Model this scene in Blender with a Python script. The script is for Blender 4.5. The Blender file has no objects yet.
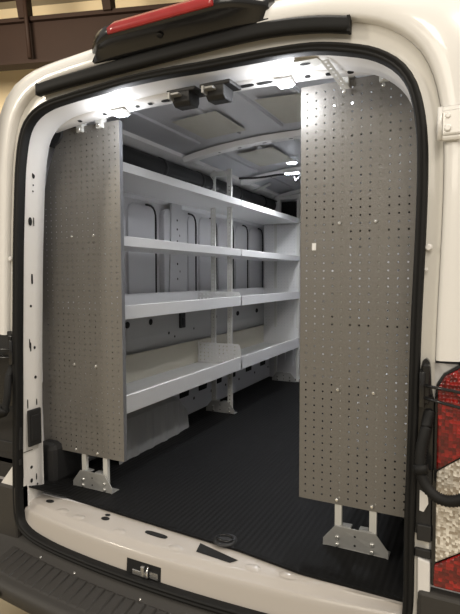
import bpy, bmesh, math, random
from mathutils import Vector, Matrix
random.seed(4)
C = bpy.context.scene.collection
sc = bpy.context.scene
R = math.radians

# ------------------------------------------------------------------ materials
def mat(name, col, rough=.5, metal=0., coat=0., noise=0., nscale=40., bump=0., bscale=60., spec=.5,
        emit=None, estr=0., transm=0., col2=None):
    m = bpy.data.materials.new(name); m.use_nodes = True
    nt = m.node_tree; b = nt.nodes['Principled BSDF']
    b.inputs['Roughness'].default_value = rough
    b.inputs['Metallic'].default_value = metal
    b.inputs['Coat Weight'].default_value = coat
    b.inputs['Coat Roughness'].default_value = .06
    b.inputs['Specular IOR Level'].default_value = spec
    b.inputs['Transmission Weight'].default_value = transm
    if emit:
        b.inputs['Emission Color'].default_value = (*emit, 1)
        b.inputs['Emission Strength'].default_value = estr
    tc = nt.nodes.new('ShaderNodeTexCoord')
    n = nt.nodes.new('ShaderNodeTexNoise'); n.inputs['Scale'].default_value = nscale
    n.inputs['Detail'].default_value = 4
    nt.links.new(tc.outputs['Object'], n.inputs['Vector'])
    mx = nt.nodes.new('ShaderNodeMix'); mx.data_type = 'RGBA'
    c2 = col2 or tuple(max(0, c * (1 - noise)) for c in col)
    mx.inputs[6].default_value = (*col, 1); mx.inputs[7].default_value = (*c2, 1)
    nt.links.new(n.outputs['Fac'], mx.inputs[0])
    nt.links.new(mx.outputs[2], b.inputs['Base Color'])
    if bump:
        n2 = nt.nodes.new('ShaderNodeTexNoise'); n2.inputs['Scale'].default_value = bscale
        n2.inputs['Detail'].default_value = 3
        nt.links.new(tc.outputs['Object'], n2.inputs['Vector'])
        bp = nt.nodes.new('ShaderNodeBump'); bp.inputs['Strength'].default_value = bump
        bp.inputs['Distance'].default_value = .002
        nt.links.new(n2.outputs['Fac'], bp.inputs['Height'])
        nt.links.new(bp.outputs['Normal'], b.inputs['Normal'])
    return m

M = {}
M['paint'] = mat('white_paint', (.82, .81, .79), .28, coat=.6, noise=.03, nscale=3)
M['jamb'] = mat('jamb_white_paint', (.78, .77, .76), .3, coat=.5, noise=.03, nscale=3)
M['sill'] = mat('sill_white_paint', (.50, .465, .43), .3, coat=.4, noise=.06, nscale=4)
M['recess'] = mat('recess_white_paint', (.76, .74, .69), .32, coat=.5, noise=.04, nscale=3)
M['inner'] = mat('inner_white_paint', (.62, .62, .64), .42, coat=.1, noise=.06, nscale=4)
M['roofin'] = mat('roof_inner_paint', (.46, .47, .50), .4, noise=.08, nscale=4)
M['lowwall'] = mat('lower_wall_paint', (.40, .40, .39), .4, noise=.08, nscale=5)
M['panel'] = mat('grey_powder_coat', (.228, .217, .200), .42, metal=.25, noise=.3, nscale=420, bump=.35, bscale=300)
M['flange'] = mat('grey_flange_coat', (.20, .205, .22), .42, metal=.25, noise=.2, nscale=300)
M['shelf'] = mat('white_shelf_coat', (.72, .72, .72), .36, metal=.1, noise=.05, nscale=60, bump=.1, bscale=400)
M['tray'] = mat('cream_tray_coat', (.52, .49, .40), .45, noise=.05, nscale=40)
M['post'] = mat('post_coat', (.66, .66, .63), .42, metal=.15, noise=.06, nscale=60)
M['foot'] = mat('galvanised_foot', (.40, .40, .39), .42, metal=.4, noise=.2, nscale=60)
M['bolt'] = mat('zinc_bolt', (.85, .85, .82), .22, metal=.8, noise=.1)
M['rubber'] = mat('black_rubber', (.009, .009, .009), .62, spec=.3, noise=.3, nscale=60)
M['plastic'] = mat('black_plastic', (.018, .018, .019), .55, noise=.3, nscale=90, bump=.25, bscale=500)
M['gloss'] = mat('black_gloss_plastic', (.014, .014, .015), .22, coat=.3, noise=.2)
M['bumper'] = mat('bumper_plastic', (.042, .039, .036), .55, noise=.25, nscale=70, bump=.4, bscale=500)
M['dark'] = mat('dark_opening', (.008, .008, .008), .9, noise=.2)
M['red'] = mat('red_lens', (.50, .008, .006), .14, coat=.8, noise=.5, nscale=30, bump=.5, bscale=90, emit=(.6, .01, .005), estr=.06)
M['redhi'] = mat('red_brake_lens', (.42, .03, .03), .2, coat=.6, noise=.35, nscale=30, emit=(.7, .03, .02), estr=.05)
M['clear'] = mat('clear_lens', (.62, .56, .46), .12, metal=.35, coat=.8, noise=.75, nscale=70, bump=1., bscale=110)
M['pad'] = mat('damping_pad', (.46, .45, .39), .6, noise=.1)
M['cable'] = mat('black_cable', (.01, .01, .011), .5, noise=.2)
M['brown'] = mat('brown_steel', (.020, .0095, .006), .65, spec=.2, noise=.25, nscale=2)
M['cream'] = mat('cream_wall', (.74, .62, .42), .8, noise=.08, nscale=1.5)
M['ceil'] = mat('insulated_ceiling', (.36, .33, .27), .85, noise=.25, nscale=1.2)
M['ground'] = mat('tan_concrete', (.34, .29, .20), .6, noise=.2, nscale=2)
M['led'] = mat('led_diffuser', (.9, .93, 1), .4, noise=.02, emit=(.86, .92, 1.), estr=16)
M['sticker'] = mat('white_sticker', (.85, .85, .85), .5, noise=.02)
M['chrome'] = mat('bright_steel', (.7, .7, .7), .2, metal=.9, noise=.1)

def mat_lens(name, c1, c2, scale, es):
    m = mat(name, c1, .15, coat=.8, emit=c1, estr=es); nt = m.node_tree; b = nt.nodes['Principled BSDF']
    tc = nt.nodes['Texture Coordinate']
    v = nt.nodes.new('ShaderNodeTexVoronoi'); v.inputs['Scale'].default_value = scale; v.inputs['Randomness'].default_value = .35
    nt.links.new(tc.outputs['Object'], v.inputs['Vector'])
    sp = nt.nodes.new('ShaderNodeSeparateColor'); nt.links.new(v.outputs['Color'], sp.inputs[0])
    mx = [n for n in nt.nodes if n.type == 'MIX'][0]
    mx.inputs[7].default_value = (*c2, 1)  # bright cells paint sparkle into the lens colour
    pw = nt.nodes.new('ShaderNodeMath'); pw.operation = 'POWER'; pw.inputs[1].default_value = 1.6
    nt.links.new(sp.outputs[0], pw.inputs[0]); nt.links.new(pw.outputs[0], mx.inputs[0])
    bp = nt.nodes.new('ShaderNodeBump'); bp.inputs['Strength'].default_value = .8; bp.inputs['Distance'].default_value = .003
    nt.links.new(v.outputs['Distance'], bp.inputs['Height']); nt.links.new(bp.outputs['Normal'], b.inputs['Normal'])
    return m
M['red'] = mat_lens('red_lens', (.085, .002, .002), (.36, .010, .009), 105, .035)
M['clear'] = mat_lens('clear_lens', (.30, .25, .19), (.92, .88, .80), 135, .03)
def mat_floor():
    m = mat('black_mat', (.0055, .0056, .006), .7, spec=.22, noise=.25, nscale=30, bump=0)
    nt = m.node_tree; b = nt.nodes['Principled BSDF']
    tc = nt.nodes['Texture Coordinate']
    w = nt.nodes.new('ShaderNodeTexWave'); w.wave_type = 'BANDS'; w.bands_direction = 'X'
    w.inputs['Scale'].default_value = 14; w.inputs['Distortion'].default_value = 0
    n = nt.nodes.new('ShaderNodeTexNoise'); n.inputs['Scale'].default_value = 160
    a = nt.nodes.new('ShaderNodeMath'); a.operation = 'MULTIPLY_ADD'; a.inputs[1].default_value = .5
    nt.links.new(tc.outputs['Object'], w.inputs['Vector']); nt.links.new(tc.outputs['Object'], n.inputs['Vector'])
    nt.links.new(n.outputs['Fac'], a.inputs[0]); nt.links.new(w.outputs['Fac'], a.inputs[2])
    bp = nt.nodes.new('ShaderNodeBump'); bp.inputs['Strength'].default_value = .3; bp.inputs['Distance'].default_value = .004
    nt.links.new(a.outputs[0], bp.inputs['Height']); nt.links.new(bp.outputs['Normal'], b.inputs['Normal'])
    return m
M['mat'] = mat_floor()

# ------------------------------------------------------------------ mesh helper
class MB:
    def __init__(s): s.v = []; s.f = []; s.mi = []; s.sm = []
    def add(s, vs, fs, mi=0, smooth=False):
        o = len(s.v); s.v += [tuple(p) for p in vs]
        for f in fs: s.f.append([i + o for i in f]); s.mi.append(mi); s.sm.append(smooth)
        return s
    def box(s, x0, x1, y0, y1, z0, z1, mi=0, bev=0.):
        if bev:
            bm = bmesh.new(); bmesh.ops.create_cube(bm, size=1)
            for v in bm.verts: v.co = ((x0+x1)/2+v.co.x*(x1-x0), (y0+y1)/2+v.co.y*(y1-y0), (z0+z1)/2+v.co.z*(z1-z0))
            bmesh.ops.bevel(bm, geom=bm.edges[:], offset=bev, segments=2, affect='EDGES', profile=.5)
            bm.verts.index_update()
            s.add([v.co for v in bm.verts], [[v.index for v in f.verts] for f in bm.faces], mi, False); bm.free(); return s
        p = [(x, y, z) for x in (x0, x1) for y in (y0, y1) for z in (z0, z1)]
        return s.add(p, [(0,1,3,2),(4,6,7,5),(0,4,5,1),(2,3,7,6),(0,2,6,4),(1,5,7,3)], mi)
    def prism(s, poly, axis, a, b, mi=0):
        """polygon in the two other axes, extruded along axis from a to b"""
        def P(u, w, t): return {'x': (t,u,w), 'y': (u,t,w), 'z': (u,w,t)}[axis]
        n = len(poly); vs = [P(u,w,a) for u,w in poly] + [P(u,w,b) for u,w in poly]
        fs = [list(range(n))[::-1], list(range(n, 2*n))] + [(i,(i+1)%n,n+(i+1)%n,n+i) for i in range(n)]
        return s.add(vs, fs, mi)
    def tube(s, pts, r, n=8, mi=0, ribs=0, cap=True):
        pts = [Vector(p) for p in pts]; rings = []; up = Vector((0,0,1))
        for i, p in enumerate(pts):
            t = (pts[min(i+1,len(pts)-1)] - pts[max(i-1,0)]).normalized()
            a = up if abs(t.dot(up)) < .9 else Vector((1,0,0))
            u = t.cross(a).normalized(); w = t.cross(u)
            rr = r[i] if isinstance(r, (list, tuple)) else r
            if ribs and i % 2: rr *= ribs
            rings.append([p + rr*(math.cos(2*math.pi*k/n)*u + math.sin(2*math.pi*k/n)*w) for k in range(n)])
        s.loft(rings, True, mi, True)
        if cap:
            o = len(s.v); s.add(rings[0], [list(range(n))], mi); s.add(rings[-1], [list(range(n))[::-1]], mi)
        return s
    def loft(s, rings, closed=False, mi=0, smooth=True, wrap=False):
        n = len(rings[0]); vs = [p for r in rings for p in r]; fs = []
        m = len(rings)
        for i in range(m if wrap else m-1):
            j2 = (i+1) % m
            for k in range(n if closed else n-1):
                k2 = (k+1) % n; fs.append((i*n+k, i*n+k2, j2*n+k2, j2*n+k))
        return s.add(vs, fs, mi, smooth)
    def disc(s, c, n, r, h, mi=0, seg=12, dome=True):
        c = Vector(c); n = Vector(n).normalized()
        a = Vector((0,0,1)) if abs(n.z) < .9 else Vector((1,0,0)); u = n.cross(a).normalized(); w = n.cross(u)
        rg = lambda rr, hh: [c + n*hh + rr*(math.cos(2*math.pi*k/seg)*u + math.sin(2*math.pi*k/seg)*w) for k in range(seg)]
        rr = [rg(r,0), rg(r,h*.6), rg(r*.65,h)]
        s.loft(rr, True, mi, True); s.add(rr[-1], [list(range(seg))], mi); return s
    def flat(s, c, u, v, ru, rv, mi=0, seg=16, power=2.):
        """flat (super)elliptic patch"""
        c = Vector(c); u = Vector(u).normalized(); v = Vector(v).normalized(); P = []
        for k in range(seg):
            a = 2*math.pi*k/seg; ca, sa = math.cos(a), math.sin(a)
            P.append(c + u*ru*math.copysign(abs(ca)**(2/power), ca) + v*rv*math.copysign(abs(sa)**(2/power), sa))
        return s.add(P, [list(range(seg))], mi)
    def perf(s, o, u, v, W, H, du, dv, r, mu=None, left=None, mi=0, skip=None):
        """real perforated sheet: origin o, axes u,v, width W (or left(v) profile), pitch du,dv"""
        o, u, v = Vector(o), Vector(u), Vector(v)
        rows = int(H // dv); mv = (H - rows*dv)/2
        P = lambda a, b: o + u*a + v*b
        def quad(a0,a1,b0,b1,a1t=None):
            s.add([P(a0,b0),P(a1,b0),P(a1 if a1t is None else a1t,b1),P(a0,b1)], [(0,1,2,3)], mi)
        ext = left or (lambda b: W)
        quad(0, ext(0), 0, mv, ext(mv)); quad(0, ext(H-mv), H-mv, H, ext(H))
        for j in range(rows):
            b0 = mv + j*dv; b1 = b0 + dv; w0, w1 = ext(b0), ext(b1)
            m = mu if mu is not None else (W - int(W//du)*du)/2
            n = max(0, int((min(w0,w1) - m - .004)//du)); quad(0, m, b0, b1)
            quad(m+n*du, w0, b0, b1, w1)
            for i in range(n):
                a0 = m+i*du; a1 = a0+du
                if skip and skip(i, j): quad(a0,a1,b0,b1); continue
                cx, cy = (a0+a1)/2, (b0+b1)/2
                oc = [P(cx+r*math.cos(R(22.5+45*k)), cy+r*math.sin(R(22.5+45*k))) for k in range(8)]
                vs = [P(a0,b0),P(a1,b0),P(a1,b1),P(a0,b1)] + oc
                s.add(vs, [(1,2,4,11),(2,5,4),(2,3,6,5),(3,7,6),(3,0,8,7),(0,9,8),(0,1,10,9),(1,11,10)], mi)
        return s
    def build(s, name, mats, parent=None, weld=True, solid=0., bev=0., sub=0):
        me = bpy.data.meshes.new(name); me.from_pydata(s.v, [], s.f)
        if not isinstance(mats, (list, tuple)): mats = [mats]
        for m in mats: me.materials.append(m)
        for p, mi, sm in zip(me.polygons, s.mi, s.sm): p.material_index = mi; p.use_smooth = sm
        bm = bmesh.new(); bm.from_mesh(me)
        if weld: bmesh.ops.remove_doubles(bm, verts=bm.verts, dist=1e-5)
        bmesh.ops.recalc_face_normals(bm, faces=bm.faces); bm.to_mesh(me); bm.free()
        o = bpy.data.objects.new(name, me); C.objects.link(o)
        if parent:
            o.parent = parent
            o.matrix_parent_inverse = Matrix.Identity(4)
            off = wloc(parent)
            for vv in me.vertices: vv.co -= off
        if solid:
            md = o.modifiers.new('s', 'SOLIDIFY'); md.thickness = solid; md.offset = 0
        if bev:
            md = o.modifiers.new('b', 'BEVEL'); md.width = bev; md.segments = 2; md.limit_method = 'ANGLE'
        return o
def wloc(o):
    p = Vector(o.location)
    while o.parent: o = o.parent; p += Vector(o.location)
    return p
def thing(name, label, cat, loc=(0,0,0), group=None):
    o = bpy.data.objects.new(name, None); C.objects.link(o); o.location = loc
    o.empty_display_size = .1; tag(o, label, cat, group); return o
def tag(o, label, cat, group=None):
    o['label'] = label; o['category'] = cat
    if group: o['group'] = group
    return o
def struct(o): o['kind'] = 'structure'; return o

def resample(pts, n, closed=True):
    """Catmull-Rom through pts, n samples evenly by arc length"""
    P = [Vector(p) for p in pts]; m = len(P); out = []; K = 12
    for i in range(m if closed else m-1):
        g = lambda k: P[k % m] if closed else P[max(0, min(m-1, k))]
        a, b, c, d = g(i-1), g(i), g(i+1), g(i+2)
        for k in range(K):
            t = k/K
            out.append(.5*((2*b)+(-a+c)*t+(2*a-5*b+4*c-d)*t*t+(-a+3*b-3*c+d)*t**3))
    out.append(P[0].copy() if closed else P[-1].copy())
    L = [0]
    for i in range(1, len(out)): L.append(L[-1]+(out[i]-out[i-1]).length)
    res = []; j = 0; cnt = n if closed else n-1
    for i in range(n):
        t = L[-1]*i/cnt
        while j < len(L)-2 and L[j+1] < t: j += 1
        f = (t-L[j])/max(1e-9, L[j+1]-L[j]); res.append(out[j].lerp(out[j+1], min(1,f)))
    return res

# ------------------------------------------------------------------ camera
F = 505.; YAW = R(26.35); PIT = R(-3.37); ROL = R(-.17)
fw = Vector((-math.sin(YAW)*math.cos(PIT), math.cos(YAW)*math.cos(PIT), math.sin(PIT)))
rt = Vector((math.cos(YAW), math.sin(YAW), 0)); up = rt.cross(fw)
c_, s_ = math.cos(ROL), math.sin(ROL)
rt, up = c_*rt + s_*up, -s_*rt + c_*up
cd = bpy.data.cameras.new('camera'); cam = bpy.data.objects.new('camera', cd); C.objects.link(cam)
cam.matrix_world = Matrix(((rt.x,up.x,-fw.x,.94),(rt.y,up.y,-fw.y,-1.49),(rt.z,up.z,-fw.z,.96),(0,0,0,1)))
cd.sensor_fit = 'VERTICAL'; cd.sensor_height = 24; cd.lens = 24*F/614; cd.clip_start = .02
sc.camera = cam

# ------------------------------------------------------------------ warehouse (the setting)
GZ = -.72
def hall(o): o.rotation_euler = (0, 0, R(17)); return struct(o)
hall(MB().box(-24, 20, -14, 10, GZ-.1, GZ).build('floor', M['ground']))
hall(MB().box(-24, 20, 9.6, 9.8, GZ, 8).build('wall_back', M['cream']))
hall(MB().box(-24, 20, 3.5, 9.8, 7.3, 7.4).build('ceiling', M['ceil']))
hall(MB().box(-24, 20, 7.95, 8.0, 5.27, 6.10).box(-24, 20, 7.86, 8.14, 6.06, 6.14).box(-24, 20, 7.86, 8.14, 5.24, 5.30).build('trim_1', M['brown']))
for k, x in enumerate((-7.0, -5.27, -3.5, -1.75, .0, 1.6, 2.9)):
    hall(MB().prism([(x-.06,6.1),(x+.10,6.1),(x-.02,7.3),(x-.24,7.3)], 'y', 7.8, 8.1).build('trim_%d' % (k+2), M['brown']))
hall(MB().tube([(-5.22,7.8,6.9),(-5.10,7.8,5.30)], .045).build('trim_9', M['brown']))
hall(MB().box(-24, 20, 7.8, 8.1, 6.60, 6.72).build('trim_10', M['brown']))

# ------------------------------------------------------------------ the van
van = thing('cargo_van', 'white cargo van seen from behind with its rear opening standing open', 'van', (0, 0, GZ))

def bow(x): return -.07*max(0., 1-(x/.8)**2)
LOOP = [(-.811,0,.141),(-.799,0,.445),(-.790,0,.70),(-.782,0,.868),(-.772,0,1.075),(-.757,0,1.286),(-.744,0,1.418),(-.716,0,1.535),
        (-.665,0,1.598),(-.583,0,1.630),(-.464,0,1.643),(-.337,0,1.650),(-.205,0,1.657),(-.048,0,1.657),(.098,0,1.652),(.233,0,1.649),
        (.372,0,1.645),(.494,0,1.634),(.609,0,1.605),(.673,0,1.578),(.725,0,1.538),(.757,0,1.490),(.776,0,1.430),(.788,0,1.349),(.792,0,1.249),
        (.790,0,1.088),(.783,0,.839),(.781,0,.7),(.780,0,.567),(.778,0,.432),(.775,0,.29),(.775,0,.149),(.775,0,.03),(.768,-.005,-.05),(.735,-.012,-.105),
        (.62,-.03,-.128),(.40,-.053,-.128),(.2,-.066,-.127),(0,-.07,-.127),(-.2,-.066,-.127),(-.40,-.053,-.128),(-.62,-.03,-.126),(-.755,-.01,-.108),(-.808,-.002,-.05)]
NL = 220
A = resample(LOOP, NL)
ctr = Vector((0, 0, .75))
NRM = []
for i in range(NL):
    t = A[(i+1) % NL] - A[i-1]; n = Vector((-t.z, 0, t.x)).normalized()
    if n.dot(A[i]-ctr) < 0: n = -n
    NRM.append(n)
def off(ds, dt, y, db=None, dc=0.):
    """loop offset outward: ds on the sides, dt on top, db below; shifted in y"""
    out = []
    for p, n in zip(A, NRM):
        d = dt if n.z > 0 else (dt if db is None else db)
        k = n.x*n.x*ds + n.z*n.z*d + (dc*4*n.x*n.x*n.z*n.z if n.z > 0 else 0)
        out.append(p + n*k + Vector((0, y, 0)))
    return out
# door seal
prof = [(-.014,.016),(-.014,-.012),(-.010,-.020),(-.004,-.020),(-.001,-.011),(.002,-.020),(.009,-.021),(.014,-.012),(.014,.012)]
s = MB(); rings = []
for p, n in zip(A, NRM):
    rings.append([p + n*a + Vector((0, b, 0)) for a, b in prof])
s.loft(rings, False, 0, True, wrap=True)
s.build('door_seal', M['rubber'], van)
# rear recess frame, between seal and outer panel
up_i = [i for i in range(NL) if A[i].z > -.09]
st = [i for i in up_i if (i-1) % NL not in up_i][0]
up_i = [(st+k) % NL for k in range(len(up_i))]
sel = lambda loop, idx: [loop[i] for i in idx]
B0 = off(.008, .008, .006); B1 = off(.030, .040, .010); B2 = off(.052, .078, .006)
s = MB(); s.loft([sel(B0,up_i), sel(B1,up_i), sel(B2,up_i)]); s.build('rear_frame', M['recess'], van)
# outer rear body, only above the tail lamps
hi_i = [i for i in up_i if A[i].z > .715]
D0 = off(.053, .078, .006); D1 = off(.055, .080, -.016); D2 = off(.066, .092, -.022); D3 = off(.10, .130, -.014, dc=.01); D4 = off(.195, .168, .03, dc=.03); D5 = off(.258, .212, .10, dc=.045); D6 = off(.272, .255, .22, dc=.04)
s = MB(); s.loft([sel(d, hi_i) for d in (D0, D1, D2, D3, D4, D5, D6)]); s.build('rear_corner_panel', M['paint'], van)
# long body sides and roof
side = []
for y in (.22, 1.2, 3.1): side.append([Vector((p.x, y, p.z + (.02 if n.z > .5 else 0))) for p, n in zip(sel(D6,hi_i), [NRM[i] for i in hi_i])])
side[0] = sel(D6, hi_i)
s = MB(); s.loft(side); s.build('roof_panel', M['paint'], van)
for sx in (-1, 1):
    MB().box(sx*1.035-.012, sx*1.035+.012, .12, 3.1, -.3, .735).build('body_side_panel', M['paint'], van)
    MB().box(min(sx*.80,sx*.99), max(sx*.80,sx*1.04), .014, .13, -.3, .72).build('lamp_recess_panel', M['jamb'], van)

# roof gutter strip
s = MB(); pth = resample([(-.62,-.016,1.690),(-.5,-.018,1.697),(-.228,-.02,1.705),(.06,-.02,1.712),(.317,-.02,1.713),(.48,-.02,1.697),(.59,-.018,1.673)], 40, False)
s.loft([[p+Vector((0,.014,.021)), p+Vector((0,-.004,.023)), p+Vector((0,-.014,.012)), p+Vector((0,-.011,.0)), p+Vector((0,-.016,-.012)), p+Vector((0,-.004,-.023)), p+Vector((0,.014,-.021))] for p in pth], True)
for e in (pth[0], pth[-1]): s.box(e.x-.004, e.x+.004, e.y-.012, e.y+.014, e.z-.022, e.z+.022)
s.build('gutter_strip', M['rubber'], van)

# high brake lamp
def bl(x):
    t = max(0., (abs(x)-.19)/.15); t = min(1, t); q = t*t
    y0 = -.022+.004*q; nose = -.104+.085*q; zt = 1.853-.035*q
    return [(x,y0,1.735),(x,y0-.004,1.742),(x,nose+.012,1.768+.004*q),(x,nose,1.774+.004*q),(x,nose,1.806-.004*q),(x,nose+.02,1.818),(x,-.02+.03*q,zt),(x,.12,zt),(x,.12,1.735)]
xs = [-.345+.69*i/36 for i in range(37)]
s = MB(); rg = [[Vector(p) for p in bl(x)] for x in xs]; s.loft(rg, True); s.add(rg[0], [list(range(9))]); s.add(rg[-1], [list(range(9))])
hb = s.build('high_brake_lamp', M['gloss'], van)
s = MB(); rg = []
for i in range(25):
    x = -.2+.4*i/24; e = 1 if abs(x) < .197 else .6
    rg.append([Vector((x,-.106,1.774)), Vector((x,-.110,1.778)), Vector((x,-.112,1.801*e+1.782*(1-e))), Vector((x,-.092,1.820*e+1.79*(1-e))), Vector((x,-.086,1.806))])
s.loft(rg, True); s.add(rg[0], [list(range(5))]); s.add(rg[-1], [list(range(5))])
s.build('brake_lens', M['redhi'], hb)
s = MB().disc((-.02,-.064,1.751),(0,-.4,-1),.011,.0015); s.build('camera_cover', M['gloss'], hb)

# door jamb and header (facing inward)
JL = [(-.800,.0,.02),(-.778,.115,.02)]
J0 = off(-.008, -.008, .008); J1r = off(.0, .0, 0)
j_i = [i for i in up_i if A[i].z > -.03]
def jloop(dx, dz, y):
    out = []
    for i in j_i:
        p, n = A[i], NRM[i]
        out.append(Vector((p.x - dx*(1 if p.x > 0 else -1)*min(1, abs(n.x)*1.4), y, p.z - dz*max(0, n.z))))
    return out
s = MB(); s.loft([jloop(.006,.006,.008), jloop(.010,.010,.03), jloop(.014,.013,.075), jloop(.018,.020,.115), jloop(.008,.014,.122), jloop(-.05,-.03,.150), jloop(-.11,-.09,.19)])
JS = s
def jh(y, z, ry, rz, pw=2., t=.0016):
    for sx in (-1, 1):
        best = min(j_i, key=lambda i: abs(A[i].z-z) + (0 if A[i].x*sx > 0 else 9))
        xx = abs(A[best].x) - (.010+.004*min(1,(y-.03)/.045)+(.004*(y-.075)/.04 if y > .075 else 0))
        ring = lambda x: [Vector((sx*x, y+ry*math.copysign(abs(math.cos(a))**(2/pw), math.cos(a)), z+rz*math.copysign(abs(math.sin(a))**(2/pw), math.sin(a)))) for a in [2*math.pi*k/14 for k in range(14)]]
        s.add(ring(xx-t), [list(range(14))], 1)
for (y, z, ry, rz, pw) in [(.055,1.385,.008,.014,2.),(.055,1.345,.004,.004,2.),(.055,1.32,.004,.004,2.),(.045,1.195,.010,.018,2.),(.062,1.195,.003,.018,4.),
        (.06,.955,.005,.022,4.),(.055,.84,.006,.006,2.),(.055,.665,.004,.02,4.),(.05,.68,.003,.02,4.),(.075,.66,.006,.007,2.),(.08,.53,.007,.007,2.),(.04,.42,.003,.02,4.),(.085,.42,.003,.014,4.),
        (.06,.135,.007,.007,2.),(.06,.075,.007,.01,2.),(.035,.075,.003,.014,4.),(.085,.085,.003,.014,4.),(.09,.05,.005,.005,2.),(.09,.03,.005,.005,2.),(.055,.212,.05,.0014,9.)]:
    jh(y, z, ry, rz, pw)
JS.build('door_jamb', [M['jamb'], M['dark']], van)
for sx in (-1, 1):
    s = MB(); x = .782*sx
    s.box(min(x, x-sx*.012), max(x, x-sx*.012), .028, .098, .235, .395, 0, .005)
    s.box(min(x-sx*.010, x-sx*.016), max(x-sx*.010, x-sx*.016), .04, .086, .26, .37, 0, .002)
    s.build('door_catch_cover', M['plastic'], van)

# header inner lip (lit by the lamps) with slots
def hz(x): return 1.640 - .030*(abs(x)/.66)**3
s = MB(); rg = []
for i in range(41):
    x = -.70+1.4*i/40; z = hz(x)
    rg.append([Vector((x,.108,z+.004)), Vector((x,.114,z-.013)), Vector((x,.155,z-.026)), Vector((x,.163,z-.010)), Vector((x,.205,z+.05)), Vector((x,.24,z+.10))])
s.loft(rg)
for x in (-.55,-.42,-.26,-.20,-.12,.06,.12,.20,.27,.42,.49,.56):
    w = .03 if x in (-.12,.20,.27) else .010
    s.flat((x,.134,hz(x)-.0208), (1,0,0), (0,1,-.317), w, .008, 1, 16, 3.)
hd = s.build('roof_header', [M['jamb'], M['dark']], van)
s = MB()
for x, y, r in ((-.437,.035,.010),(-.14,.035,.008),(.226,.035,.010),(-.28,.08,.006),(.36,.07,.007),(-.60,.06,.010),(-.02,.09,.008)):
    MB().disc((x, y, hz(x)+.013 + (.03-y)*.12), (0,-.2,-1), r, .004, 0, 12).build('header_plug', M['plastic'], van)
# two door latches on the header
for x in (-.005, .128):
    s = MB()
    s.prism([(x-.055,.03),(x+.06,.03),(x+.065,.115),(x-.045,.115)], 'z', 1.598, 1.612)
    s.prism([(.028,1.600),(.105,1.600),(.105,1.575),(.095,1.556),(.045,1.553),(.030,1.565)], 'x', x-.030, x+.038)
    lt = s.build('rear_door_latch', M['plastic'], van, bev=.004)
    MB().box(x-.034, x+.01, .004, .04, 1.582, 1.590, 0, .002).box(x-.03, x-.022, .0, .03, 1.570, 1.592).build('latch_tongue', M['foot'], lt)

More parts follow.
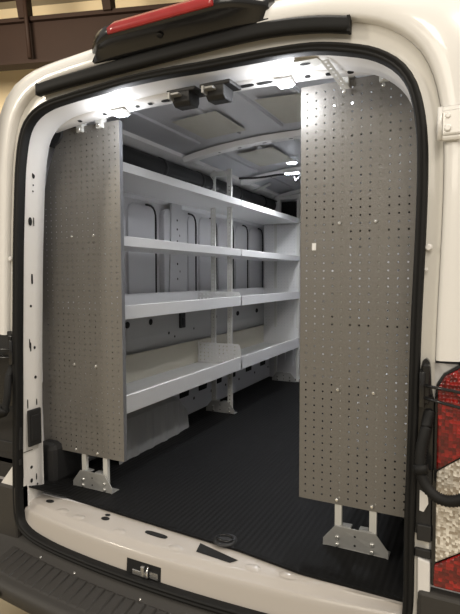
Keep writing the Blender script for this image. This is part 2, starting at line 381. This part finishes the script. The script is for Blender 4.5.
# inner body: profile extruded forward
PRO = [(-.895,-.01),(-.905,.30),(-.915,.44),(-.90,.47),(-.90,.74),(-.93,.78),(-.935,1.0),(-.932,1.28),(-.926,1.43),(-.88,1.475),(-.865,1.60),(-.80,1.68),(-.745,1.708)]
def wall_loft(sx, y0, y1):
    s = MB(); s.loft([[Vector((sx*x, y, z)) for x, z in PRO] for y in (y0, (y0+y1)/2, y1)], smooth=False); return s
for sx, nm in ((-1,'inner_side_wall'), (1,'inner_side_wall')):
    s = wall_loft(sx, .16, 3.1)
    # raised stampings: upper window panels
    ed = [(.32,.84),(.92,1.195),(1.26,1.55),(1.60,1.70),(1.76,2.02),(2.06,2.32),(2.38,2.61),(2.66,2.95)]
    sw = s.build(nm, M['inner'], van)
    for k, (a, b) in enumerate(ed):
        xx = .918 if k != 2 else .895
        z1 = 1.405
        pl = [(a,.80),(b,.80),(b,z1-.05),(b-.015,z1-.015),(b-.05,z1),(a+.05,z1),(a+.015,z1-.015),(a,z1-.05)]
        MB().prism(pl, 'x', sx*.94, sx*xx).build('window_panel', M['inner'], sw, bev=.006)
    for k, (a, b) in enumerate(ed):
        if k == 2: continue
        z1 = 1.408
        pts = resample([(sx*.916,b-.10,z1),(sx*.916,b-.04,z1-.004),(sx*.916,b-.008,z1-.03),(sx*.916,b+.004,z1-.09),(sx*.918,b+.004,1.1),(sx*.918,b+.002,.82)], 26, False)
        MB().tube(pts, .0065, 6).build('panel_bead', M['cable'], sw)
    # lower beltline with punched holes
    s = MB()
    s.prism([(sx*.905,.74),(sx*.872,.725),(sx*.866,.60),(sx*.878,.50),(sx*.905,.46)], 'y', .28, 3.05)
    for y, z, ry, rz in ((.36,.66,.022,.024),(.58,.69,.022,.022),(.83,.688,.024,.020),(1.06,.688,.020,.020),(1.26,.60,.010,.010),(1.33,.57,.008,.008),(1.58,.60,.008,.008),(1.9,.66,.03,.02),(2.3,.66,.03,.02),(2.7,.66,.03,.02)):
        s.flat((sx*(.8655),y,z), (0,1,0), (0,0,1), ry, rz, 1, 16)
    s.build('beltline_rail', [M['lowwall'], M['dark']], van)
    s = MB(); s.box(min(sx*.868,sx*.850), max(sx*.868,sx*.850), 1.385, 1.445, .62, .72, 0, .004); s.box(min(sx*.868,sx*.842), max(sx*.868,sx*.842), 1.40, 1.425, .64, .69, 0, .004)
    s.build('wall_latch', M['plastic'], van)
    s = MB(); s.prism([(sx*.91,.36),(sx*.875,.34),(sx*.868,.05),(sx*.868,0),(sx*.91,0)], 'y', 1.26, 3.05)
    for y in (1.45, 1.71, 1.95, 2.2, 2.53, 2.85):
        s.flat((sx*.8695,y,.165), (0,1,0), (.02,0,1), .065, .052, 1, 16, 2.6)
        s.flat((sx*.8690,y+.13,.10), (0,1,0), (0,0,1), .012, .012, 1, 12)
    s.build('sill_rail', [M['inner'], M['dark']], van)
    # wheel arch
    s = MB(); rg = []
    for t in range(33):
        y = .52+.735*t/32; e = max(0, min(1., (1.258-y)/.27)); e2 = min(1., (y-.50)/.08)
        h = .255*(1-(1-e)**2.6)**.6*(1-(1-e2)**3)*.98+.005; rb = -.006 if (t % 6 in (0,1)) else 0.
        xf = .70 + rb + .02*(1-e)**2
        rg.append([Vector((sx*(xf-.006),y,.001)), Vector((sx*(xf-.003),y,h*.45)), Vector((sx*xf,y,h*.86)), Vector((sx*(xf+.022),y,h*.97)), Vector((sx*(xf+.06),y,h)), Vector((sx*.91,y,h+.01))])
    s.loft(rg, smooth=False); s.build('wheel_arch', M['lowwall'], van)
    MB().box(min(sx*.90,sx*.785), max(sx*.90,sx*.785), .17, .42, .0, .20, 0, .03).build('rear_corner_cover', M['plastic'], van)
    # roof side rail and black padded duct
    s = MB(); s.prism([(sx*.79,1.705),(sx*.73,1.735),(sx*.722,1.722),(sx*.73,1.700),(sx*.785,1.675)], 'y', .2, 3.05)
    s.build('roof_side_rail', M['jamb'], van)
    s = MB(); s.tube([(sx*.80,.22,1.61),(sx*.80,.9,1.61),(sx*.80,1.6,1.61),(sx*.80,2.3,1.61),(sx*.80,3.04,1.61)], .062, 14)
    for y in (.55, 1.05, 1.5, 2.1, 2.6): s.tube([(sx*.80,y,1.61),(sx*.80,y+.03,1.61)], .066, 14)
    s.build('curtain_airbag_tube', M['plastic'], van)
# left wall detail: hat pillar with holes between window panels
for sx in (-1, 1):
    s = MB()
    s.prism([(1.30,.80),(1.50,.80),(1.46,1.46),(1.34,1.46)], 'x', sx*.90, sx*.884)
    for z in (.95,1.05,1.12,1.20,1.28,1.34): s.flat((sx*.883,1.40,z), (0,1,0), (0,0,1), .008, .008, 1, 10)
    for z in (1.0,1.24): s.flat((sx*.883,1.43,z), (0,1,0), (0,0,1), .005, .008, 1, 10)
    s.build('body_pillar', [M['inner'], M['dark']], van)
# roof skin, with stamped stiffeners and damping pads
def rz(x): return 1.715 + .062*(1-(x/.75)**2)
s = MB(); s.loft([[Vector((-.76+1.52*i/24, y, rz(-.76+1.52*i/24))) for i in range(25)] for y in (.20, .7, 1.2, 1.7, 2.2, 3.1)])
for x in (-.56,-.30,-.05,.2,.45):
    for y0, y1 in ((.36,1.12),(1.40,1.98),(2.20,2.95)):
        xs_ = (x-.022, x-.014, x+.014, x+.022)
        s.loft([[Vector((xx, y, rz(xx)-(.010 if 0 < k < 3 else -.002))) for k, xx in enumerate(xs_)] for y in (y0, y1)], smooth=False)
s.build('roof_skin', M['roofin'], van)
for (x0,x1,y0,y1) in ((-.47,-.22,.70,1.06),(.0,.24,.66,1.06),(-.47,-.22,1.45,1.85),(.0,.24,1.45,1.85)):
    s = MB(); s.loft([[Vector((x, y, rz(x)-.013)) for x in (x0, x0*.6+x1*.4, x1)] for y in (y0, y1)], smooth=False)
    s.build('damping_pad', M['pad'], van)
for y, zz in ((1.27, 0), (2.12, 0), (2.9, 0)):
    s = MB(); rg = []
    for i in range(33):
        x = -.73+1.46*i/32; z = rz(x) - .012 - .012*(abs(x)/.73)**6
        rg.append([Vector((x,y-.05,z+.006)), Vector((x,y-.03,z-.022)), Vector((x,y+.03,z-.022)), Vector((x,y+.05,z+.006))])
    s.loft(rg, smooth=False)
    for x in (-.62,-.5,-.36,-.2,-.04,.12,.3,.5): s.flat((x,y,rz(x)-.0355), (1,0,0), (0,1,0), .014, .007, 1, 12)
    bw = s.build('roof_bow', [M['jamb'], M['dark']], van)
pts = resample([(-.70,1.98,1.70),(-.55,2.02,1.70),(-.40,2.06,1.715),(-.30,2.07,1.70),(-.28,2.06,1.66),(-.18,2.04,1.71),(.1,2.05,1.72)], 40, False)
MB().tube(pts, .008, 7).build('roof_wiring', M['cable'], van)
# lamps
LEDS = [(-.345,.14,1.606,.022),(.34,.14,1.606,.022),(-.30,2.03,1.715,.05),(-.22,1.80,1.735,.03),(.38,.80,1.738,.05),(.38,2.0,1.738,.05)]  # last two are unseen, added behind the right panel to brighten the interior
for x, y, z, w in LEDS:
    s = MB().box(x-w-.008, x+w+.008, y-.024, y+.024, z-.004, z+.010, 0, .003)
    h = s.build('cargo_lamp', M['jamb'], van)
    MB().box(x-w, x+w, y-.018, y+.018, z-.010, z-.003, 0, .002).build('lamp_diffuser', M['led'], h)
# front bulkhead
s = MB(); s.box(-.93, .93, 3.02, 3.06, -.02, 1.90)
for x in (-.80,-.72,-.64,-.56,-.48,-.3,-.1,.1,.3,.5,.7):
    s.prism([(x-.02,3.03),(x+.02,3.03),(x+.012,3.005),(x-.012,3.005)], 'z', .12, 1.35)
s.build('front_bulkhead', M['inner'], van)
MB().box(-.80, .80, 3.0, 3.02, 1.46, 1.66).build('bulkhead_window', M['dark'], van)
# load floor pan and rear sill
MB().box(-.90, .90, .12, 3.05, -.03, -.006).build('floor_pan', M['inner'], van)
def mat_edge(x):
    p = [(-.90,.150),(-.60,.122),(-.3,.100),(0,.080),(.2,.066),(.44,.030),(.75,.030),(.9,.04)]
    for (a, ya), (b, yb) in zip(p, p[1:]):
        if a <= x <= b: return ya+(yb-ya)*(x-a)/(b-a)
    return p[0][1] if x < 0 else p[-1][1]
s = MB(); rg = []
for i in range(61):
    x = -.80+1.578*i/60; b = bow(x); e = max(0., (abs(x)-.70)/.1)
    rib = .006 if (i % 7 in (2,3)) else 0
    rg.append([Vector((x,.20,-.006)), Vector((x,mat_edge(x)-.004,-.008)), Vector((x,b+.062,-.013)), Vector((x,b+.046,-.018)), Vector((x,b+.040,-.030)), Vector((x,b+.026,-.032)), Vector((x,b+.022,-.036)),
               Vector((x,b+.019,-.046)), Vector((x,b+.015,-.058)), Vector((x,b+.012,-.112+.03*e)), Vector((x,b+.004,-.135+.05*e))])
s.loft(rg)
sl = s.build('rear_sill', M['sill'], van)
def sill_z(x, y):
    b = bow(x); y1 = mat_edge(x)-.004; t = (y1-y)/(y1-b-.062)
    return -.008-.005*t if t <= 1 else -.013-.005*(b+.062-y)/.016
s = MB()
for x in (-.60,-.50,-.28,-.02,.28,.40):
    b = bow(x); yc = b+.075; rgp = []
    for q in range(6):
        a = q/5; rr = (.034*(1-a*.75), .020*(1-a*.75)); rgp.append([Vector((x+rr[0]*math.cos(2*math.pi*k/16), yc+rr[1]*math.sin(2*math.pi*k/16), sill_z(x, yc)-.002+.007*math.sin(a*math.pi/2))) for k in range(16)])
    s.loft(rgp, True); s.add(rgp[-1], [list(range(16))])
    s.build('sill_emboss', M['sill'], sl); s = MB()
s = MB()
for x, y, rx, ry, pw in ((-.715,.082,.022,.013,2.),(-.392,.062,.020,.013,2.),(-.402,.088,.013,.009,2.),(-.135,.046,.052,.013,3.)):
    MB().flat((x,y,sill_z(x,y)+.0012), (1,-.05,0), (0,1,.055), rx, ry, 0, 18, pw).build('sill_hole', M['dark'], sl)
s.add([(.059,.011,sill_z(.059,.011)+.0015),(.198,.001,sill_z(.198,.001)+.0015),(.218,.025,sill_z(.218,.025)+.0015),(.047,.063,sill_z(.047,.063)+.0015)], [(0,1,2,3)])
s.build('sill_hole', M['dark'], sl)
# striker pocket in the sill face
s = MB(); x0, x1 = -.195, -.045
yb = bow(-.12)+.012
s.add([(x0,yb-.0015,-.112),(x1,yb-.0030,-.112),(x1,yb+.0010,-.062),(x0,yb+.0030,-.062)], [(0,1,2,3)])
sp = s.build('striker_pocket', M['dark'], van)
MB().box(x0+.03, x0+.095, yb-.008, yb-.002, -.111, -.092, 0, .002).box(x0+.07, x0+.085, yb-.014, yb, -.108, -.07, 0, .003).tube([(x0+.10,yb-.006,-.110),(x0+.10,yb-.016,-.10),(x0+.10,yb-.016,-.08),(x0+.10,yb-.004,-.07)], .005, 8).box(x0+.105, x0+.14, yb-.006, yb-.002, -.108, -.085).build('door_striker', M['chrome'], sp)
# rear bumper with ribbed step
s = MB(); rg = []
NB = 73
def bump_prof(x):
    t = abs(x)/.98; c = max(0., (t-.80)/.2); c = c**2.2
    yr = -.240 + .10*(t**2)*.7 + .17*c
    b = bow(x)
    return [Vector((x,b+.02,-.135)), Vector((x,b-.022,-.150)), Vector((x,b-.045,-.176)), Vector((x,yr+.012,-.196)), Vector((x,yr-.006,-.205)), Vector((x,yr-.014,-.222)), Vector((x,yr-.006,-.262)), Vector((x,yr+.02,-.285)), Vector((x,yr+.14,-.30))]
for i in range(NB): rg.append(bump_prof(-.98+1.96*i/(NB-1)))
s.loft(rg)
for sx in (-1, 1):
    P = bump_prof(sx*.98); Q = [Vector((sx*.995, .3, p.z)) for p in P]; s.loft([P, Q])
    s.box(min(sx*.80,sx*.97), max(sx*.80,sx*.97), -.02, .05, -.2, .075, 0, .012)
bmpr = s.build('rear_bumper', M['bumper'], van)
s = MB()
for i in range(35):
    x = -.78+.046*i; P = bump_prof(x); a = P[2]; b = P[3]
    s.add([(x-.019,a.y+.004,a.z+.006),(x+.019,a.y+.004,a.z+.006),(x+.016,a.y-.004,a.z+.0085),(x-.016,a.y-.004,a.z+.0085),
           (x-.019,b.y+.012,b.z+.002),(x+.019,b.y+.012,b.z+.002),(x+.016,b.y+.02,b.z+.0065),(x-.016,b.y+.02,b.z+.0065)],
          [(0,1,2,3),(3,2,6,7),(7,6,5,4),(0,3,7,4),(1,5,6,2)])
s.build('step_tread', M['bumper'], bmpr)
s = MB()
for x in (-.62,-.42,-.1,.2): 
    P = bump_prof(x); MB().disc((x, P[2].y+.01, P[2].z+.012), (0,-.5,1), .0045, .003, 0, 10).build('bumper_screw', M['bolt'], bmpr)
for sx in (-1, 1):
    s = MB(); pp = [bump_prof(sx*xx) for xx in (.665,.70,.74,.78,.82)]
    s.loft([[p[5]+Vector((0,-.003,-.004)), p[5]+Vector((0,-.006,-.016)), p[6]+Vector((0,-.003,.012))] for p in pp]); s.build('bumper_reflector', M['red'], bmpr)
# tail lamps, hinges, wiring on both sides
for sx in (1, -1):
    X = lambda v: sx*(v if sx > 0 or v < .8325 else v+.10)
    def bx(s, a, b, *r, **k): return s.box(min(X(a),X(b)), max(X(a),X(b)), *r, **k)
    out = [(.833,.090),(.833,.60),(.838,.665),(.855,.695),(.90,.725),(1.03,.735),(1.03,.090)]
    s = MB(); s.prism([(X(a),b) for a, b in out], 'y', -.006, .10)
    lamp = s.build('tail_lamp', M['gloss'], van, bev=.004)
    def lens(poly, m, nm, d=-.016):
        s = MB(); s.prism([(X(a),b) for a, b in poly], 'y', -.005, d); s.build(nm, m, lamp, bev=.005)
    lens([(.843,.425),(.843,.655),(.86,.690),(.905,.718),(1.022,.728),(1.022,.563)], M['red'], 'red_brake_light')
    lens([(.845,.163),(.844,.421),(1.022,.559),(1.022,.284)], M['clear'], 'clear_reversing_light')
    lens([(.841,.094),(.843,.157),(1.022,.279),(1.022,.094)], M['red'], 'red_fog_light')
    # black hinge plate and lower cover
    s = MB()
    s.prism([(X(.790),.42),(X(.833),.42),(X(.833),.62),(X(.826),.655),(X(.823),.71),(X(.819),.728),(X(.811),.735),(X(.802),.728),(X(.798),.71),(X(.792),.66)], 'y', -.010, .012)
    bx(s, .803, .822, -.026, -.006, .61, .72, bev=.004); bx(s, .806, .820, -.022, -.006, .52, .56, bev=.003)
    s.tube([(X(.803),-.024,.60),(X(.803),-.024,.70)], .009, 10)
    hg = s.build('door_hinge', M['gloss'], van, bev=.003)
    s = MB(); s.tube([(X(.806),-.026,.662),(X(.86),-.045,.660),(X(.93),-.06,.655),(X(1.02),-.06,.645)], .0045, 8)
    s.tube([(X(.806),-.026,.628),(X(.86),-.045,.622),(X(.93),-.06,.613),(X(1.02),-.06,.60)], .0045, 8)
    s.build('check_rod', M['gloss'], hg)
    s = MB(); bx(s, .790, .832, -.006, .012, .232, .425, bev=.003); bx(s, .795, .833, -.012, .0, .215, .262, bev=.003); bx(s, .79, .833, -.008, .004, .165, .19, bev=.003)
    if sx < 0: bx(s, .80, .945, -.008, .02, .10, .735)  # black sheet added on the left for the shadowed hinge recess
    cv = s.build('recess_cover', M['plastic'], van)
    s = MB().prism([(X(.801),.36),(X(.822),.35),(X(.824),.325),(X(.812),.30),(X(.801),.302)], 'y', -.010, -.002); s.build('cover_clip', M['jamb'], cv)
    s = MB().prism([(X(.798),.165),(X(.832),.158),(X(.834),.04),(X(.80),.04)], 'y', -.012, .01); s.build('lower_corner_plate', M['jamb'], van, bev=.004)
    # corrugated conduit looping out to the door
    path = resample([(X(.822),-.005,.585),(X(.816),-.03,.545),(X(.806),-.045,.49),(X(.806),-.055,.44),(X(.822),-.065,.398),(X(.852),-.075,.375),(X(.89),-.08,.375),(X(.935),-.082,.40),(X(.99),-.08,.45),(X(1.05),-.07,.52)], 130, False)
    s = MB(); s.tube(path, 0.0165, 10, ribs=.84); s.tube([path[38], path[44]], .0205, 10)
    s.build('wiring_conduit', M['rubber'], van)
    # upper hinge leaf
    s = MB(); bx(s, .835, .90, -.036, -.022, 1.315, 1.405, bev=.008); s.tube([(X(.835),-.034,1.318),(X(.835),-.034,1.402)], .007, 10)
    bx(s, .842, .888, -.041, -.034, 1.328, 1.392, bev=.005)
    s.disc((X(.855),-.040,1.345),(0,-1,0),.009,.006); s.disc((X(.855),-.040,1.377),(0,-1,0),.007,.004)
    s.build('upper_hinge', M['paint'], van)
    MB().disc((X(.812),-.004,1.04),(X(-.2),-1,0),.010,.008).build('door_stop', M['jamb'], van)
    MB().disc((X(.806),-.004,.98),(0,-1,0),.005,.004).build('frame_bolt', M['jamb'], van)
# floor tie down cup
s = MB(); s.disc((.13,.100,.004),(0,0,1),.045,.006,0,20); td = s.build('tie_down_cup', M['plastic'], van)
MB().tube([(.13+.03*math.cos(2*math.pi*k/16), .10+.022*math.sin(2*math.pi*k/16), .013) for k in range(17)], .004, 7, cap=False).build('tie_down_ring', M['gloss'], td)

# ------------------------------------------------------------------ floor mat
s = MB(); rg = []
for i in range(61):
    x = -.862+1.724*i/60; e = mat_edge(x); lf = max(0., (-.74-x)/.12)**1.5*.055
    rg.append([Vector((x,e,-.004+lf)), Vector((x,e-.001,.004+lf)), Vector((x,e+.012,.006+lf*.9)), Vector((x,e+.08,.006+lf*.35)), Vector((x,.30,.006)), Vector((x,1.2,.006)), Vector((x,2.99,.006)), Vector((x,2.99,-.004))])
s.loft(rg, smooth=False)
s.add([(-.80,.045,.056),(-.66,.128,.0065),(-.74,.20,.0065),(-.855,.16,.03),(-.80,.045,.050),(-.66,.126,-.002),(-.855,.16,.022)], [(0,1,2,3),(0,4,5,1),(0,3,6,4)])
tag(s.build('floor_mat', M['mat']), 'black ribbed rubber mat covering the cargo floor of the van', 'mat')

# ------------------------------------------------------------------ shelving
YP = .232
ZB, ZT = .160, 1.617
def bolts(parent, pts, r=.007, n=(0,-1,0)):
    for p in pts: MB().disc(p, n, r, .006, 0, 10).build('bolt', M['bolt'], parent)
def foot(root, xc, y, posts, mirror=1):
    s = MB(); s.prism([(xc-.113,.006),(xc+.113,.006),(xc+.113,.030),(xc+.070,.084),(xc-.070,.084),(xc-.113,.030)], 'y', y-.004, y)
    s.box(xc-.113, xc+.113, y-.004, y+.045, .006, .010)
    s.box(xc-.055, xc-.015, y, y+.03, .080, .086); s.box(xc+.012, xc+.055, y, y+.03, .080, .086)
    f = s.build('floor_bracket', M['foot'], root, bev=.0015)
    bolts(f, [(px, y-.004, z) for px in posts for z in (.043,.017)], .008)
    for z in (.058,.026): MB().disc((xc,y-.004,z),(0,-1,0),.004,.0005).build('bracket_hole', M['dark'], f)
def upright(root, x, y, z0, z1, w=.024):
    s = MB()
    s.perf((x-w/2,y,z0), (1,0,0), (0,0,1), w, z1-z0, .02, .025, .0042, mu=(w-.02)/2)
    for e in (-w/2, w/2): s.add([(x+e,y,z0),(x+e,y+.016,z0),(x+e,y+.016,z1),(x+e,y,z1)], [(0,1,2,3)])
    s.build('upright', M['post'], root)
SH = [(.327,.414,.10), (.766,.832,.045), (1.103,1.150,0.), (1.438,1.482,0.)]   # lip bottom, lip top, extra end-plate height
def unit(root, sx, y0, y1, xf=.515, xb=.855):
    """open trays between y0 and y1, front edge xf, back xb"""
    for k, (zb, zt, eh) in enumerate(SH):
        zf = zt-.030 if k >= 2 else zb+.030
        s = MB(); X = lambda v: sx*v
        fr = .012 if k >= 2 else .018
        s.loft([[Vector((X(xf+.014),y,zb)), Vector((X(xf),y,zb+.002)), Vector((X(xf),y,zt-.003)), Vector((X(xf+.004),y,zt)), Vector((X(xf+.016),y,zt)), Vector((X(xf+.020),y,zf)), Vector((X(xb),y,zf))] for y in (y0, y1)], smooth=False)
        s.add([(X(xf+.014),y0,zb),(X(xf+.014),y1,zb),(X(xb),y1,zf-.012),(X(xb),y0,zf-.012)], [(0,1,2,3)])
        s.loft([[Vector((X(xf+.014),y,zb)), Vector((X(xf),y,zb+.002)), Vector((X(xf),y,zt-.003)), Vector((X(xf+.02),y,zt)), Vector((X(xb),y,zf)), Vector((X(xb),y,zf-.012))] for y in (y1-.001, y1)], True)
        sh = s.build('shelf', M['shelf'], root)
        # back upstand
        bh = zf + (.16 if k == 0 else .07 if k == 1 else .012)
        s = MB(); s.box(min(X(xb),X(xb+.003)), max(X(xb),X(xb+.003)), y0, y1, zf-.012, bh)
        s.box(min(X(xb-.010),X(xb)), max(X(xb-.010),X(xb)), y0, y1, bh-.003, bh)
        s.build('shelf_back', M['tray'] if k == 0 else M['shelf'], sh)
        if eh:
            top = zt+eh-.012 if k == 0 else zt+.028
            s = MB(); s.perf((X(xb),y1-.004,zf), (X(-1)/1,0,0), (0,0,1), xb-xf-.022, top-zf, .03, .026, .005)
            s.prism([(X(xf+.022),zf),(X(xf+.022),top),(X(xf+.012),top-.006),(X(xf+.002),top-.03),(X(xf+.001),zt-.01),(X(xf+.001),zb+.005)], 'y', y1-.005, y1-.002)
            s.build('shelf_end_plate', M['shelf'], sh, weld=False)
def outline(sx, edge, wide):
    """panel width as a function of height above its foot, cut to follow the body side"""
    P = [(0,wide),(.90,wide),(1.08,wide-.012),(1.285,wide-.068),(1.38,wide-.110),(1.457,wide-.170)]
    def f(b):
        for (a, w), (a2, w2) in zip(P, P[1:]):
            if b <= a2: return w+(w2-w)*(b-a)/(a2-a)
        return P[-1][1]
    return f
def end_panel(root, sx, edge, wide, boltx):
    f = outline(sx, edge, wide); H = ZT-ZB
    s = MB(); s.perf((edge,YP,ZB), (sx,0,0), (0,0,1), wide, H,     .031, .0265, .0034 if sx > 0 else .0029, mu=.0075, left=f)
    s.add([(edge,YP,ZB),(edge,YP+.022,ZB),(edge,YP+.022,ZT),(edge,YP,ZT)], [(0,1,2,3)], 1)
    s.add([(edge,YP,ZB),(edge+sx*wide,YP,ZB),(edge+sx*wide,YP+.016,ZB),(edge,YP+.016,ZB)], [(0,1,2,3)], 1)
    s.add([(edge,YP,ZT),(edge+sx*f(H),YP,ZT),(edge+sx*f(H),YP+.02,ZT),(edge,YP+.02,ZT)], [(0,1,2,3)], 1)
    p = s.build('perforated_end_panel', [M['panel'], M['flange']], root)
    p['label'] = 'tall grey perforated end panel facing the rear opening'
    bolts(p, [(x, YP, z) for x in boltx for z in (.176,.568,1.143)], .0062)
    return p

# near left unit
u1 = thing('shelving_unit', 'white shelving unit on the left side, front one behind the left perforated grey panel', 'shelving', (-.65,.24,0), 'steel van shelving units')
end_panel(u1, -1, -.428, .475, (-.70,-.575))
for x in (-.66,-.537): upright(u1, x, YP+.004, .01, 1.60)
foot(u1, -.607, YP, (-.66,-.537))
unit(u1, -1, YP+.03, 1.618)
for x, z in ((-.635,1.590),(-.525,1.594)):
    s = MB().box(x-.017, x+.017, YP-.014, YP+.02, z, z+.05, 0, .003).box(x-.026, x+.026, YP-.04, YP+.02, z+.044, z+.05)
    b = s.build('roof_clip', M['post'], u1); bolts(b, [(x, YP-.014, z+.012)], .008)
MB().perf((-.66,.05,1.617),(.55,.80,-.15),(-.5,.4,.1),.16,.022,.02,.018,.004).build('roof_strut', M['post'], u1)
# far left unit
u2 = thing('shelving_unit', 'white shelving unit deeper in along the left wall, beyond the first, ending at the bulkhead', 'shelving', (-.65,1.66,0), 'steel van shelving units')
for x in (-.745,-.617): upright(u2, x, 1.645, .01, 1.70, .034)
MB().box(-.75,-.61,1.648,1.652,1.66,1.69).build('top_crossbar', M['post'], u2)
foot(u2, -.69, 1.640, (-.745,-.617))
unit(u2, -1, 1.630, 2.84)
for x in (-.745,-.53): upright(u2, x, 2.85, .01, 1.64)
foot(u2, -.66, 2.846, (-.72,-.60))
s = MB(); s.box(-.75,-.51,2.835,2.85,1.655,1.69).box(-.53,-.505,2.83,2.85,1.45,1.69).box(-.72,-.69,2.83,2.85,1.55,1.69); s.build('top_frame', M['post'], u2)
MB().tube([(-.80,2.40,1.66),(-.62,2.42,1.725)], .012, 8).build('roof_strut', M['post'], u2)
s = MB(); s.perf((-.86,2.856,.36),(1,0,0),(0,0,1),.345,1.09,.03,.027,.004); s.build('rear_end_plate', M['shelf'], u2)
# right unit
u3 = thing('shelving_unit', 'shelving unit on the right side showing its tall perforated grey end panel face on', 'shelving', (.60,.24,0), 'steel van shelving units')
rp = end_panel(u3, 1, .366, .475, (.505,.626))
s = MB(); s.box(.409,.423,YP-.002,YP,1.053,1.078); s.build('sticker', M['sticker'], rp)
for x in (.509,.629): upright(u3, x, YP+.004, .01, 1.60)
foot(u3, .570, YP, (.509,.629))
unit(u3, 1, YP+.03, 1.618, .47)
s = MB(); s.perf((.488,.045,1.616),(.97,-.1,.0),(.16,.88,-.21),.026,.185,.018,.02,.0045, mu=.004)
s.build('roof_strut', M['post'], u3)
s = MB(); s.prism([(.405,.035),(.48,.035),(.50,.11),(.40,.11)], 'z', 1.622, 1.630); s.flat((.435,.06,1.6215), (1,0,0), (0,1,0), .018, .010, 1)
s.build('header_plate', [M['post'], M['dark']], u3)
for x in (.520,.647):
    s = MB().box(x-.015, x+.015, YP-.012, YP+.02, 1.588, 1.626, 0, .003).box(x-.022, x+.030, YP-.03, YP+.02, 1.622, 1.628)
    b = s.build('roof_clip', M['post'], u3); bolts(b, [(x, YP-.012, 1.597), (x, YP-.012, 1.575)], .007)

# ------------------------------------------------------------------ light
def area(name, loc, to, size, power, col, sy=None):
    l = bpy.data.lights.new(name, 'AREA'); l.energy = power; l.color = col; l.size = size
    if sy: l.shape = 'RECTANGLE'; l.size_y = sy
    o = bpy.data.objects.new(name, l); C.objects.link(o); o.location = loc
    o.rotation_euler = (Vector(to)-Vector(loc)).to_track_quat('-Z', 'Y').to_euler(); return o
area('warehouse_lamp_or_fill', (-5.6,-5.2,4.3), (0,0,.8), .9, 190, (1,.90,.74))
area('warehouse_lamp_or_fill', (2.2,-4.6,5.6), (0,0,.6), 1.6, 110, (1,.90,.76))
area('warehouse_lamp_or_fill', (4.5,-1.5,6.5), (0,.5,1), 1.4, 200, (1,.90,.76))
area('warehouse_lamp_or_fill', (1.5,-6.0,3.4), (0,1,.8), 2.6, 85, (1,.91,.78))  # soft fill added behind the camera to warm the interior
area('warehouse_lamp_or_fill', (0,1.6,6.6), (0,.3,1.7), 2.0, 430, (1,.95,.87))  # overhead fill added only to brighten the roof
area('warehouse_lamp_or_fill', (-6,1.0,5.0), (-7,9,5.5), 2.5, 700, (1,.88,.70))  # fill added to brighten the hall's back wall and ceiling
for x, y, z, w in LEDS:
    fr = y < .5
    l = bpy.data.lights.new('led_light', 'POINT' if fr else 'SPOT'); l.energy = 3.0 if fr else 17; l.color = (.95,.965,1)
    if not fr: l.spot_size = R(165); l.spot_blend = .5
    l.shadow_soft_size = .03
    o = bpy.data.objects.new('led_light', l); C.objects.link(o); o.location = (x, y-.01 if fr else y, z-(.034 if fr else .02))
w = bpy.data.worlds.new('world'); sc.world = w; w.use_nodes = True
w.node_tree.nodes['Background'].inputs[0].default_value = (1, .935, .84, 1)
w.node_tree.nodes['Background'].inputs[1].default_value = .38
sc.view_settings.view_transform = 'Standard'
sc.view_settings.look = 'None'
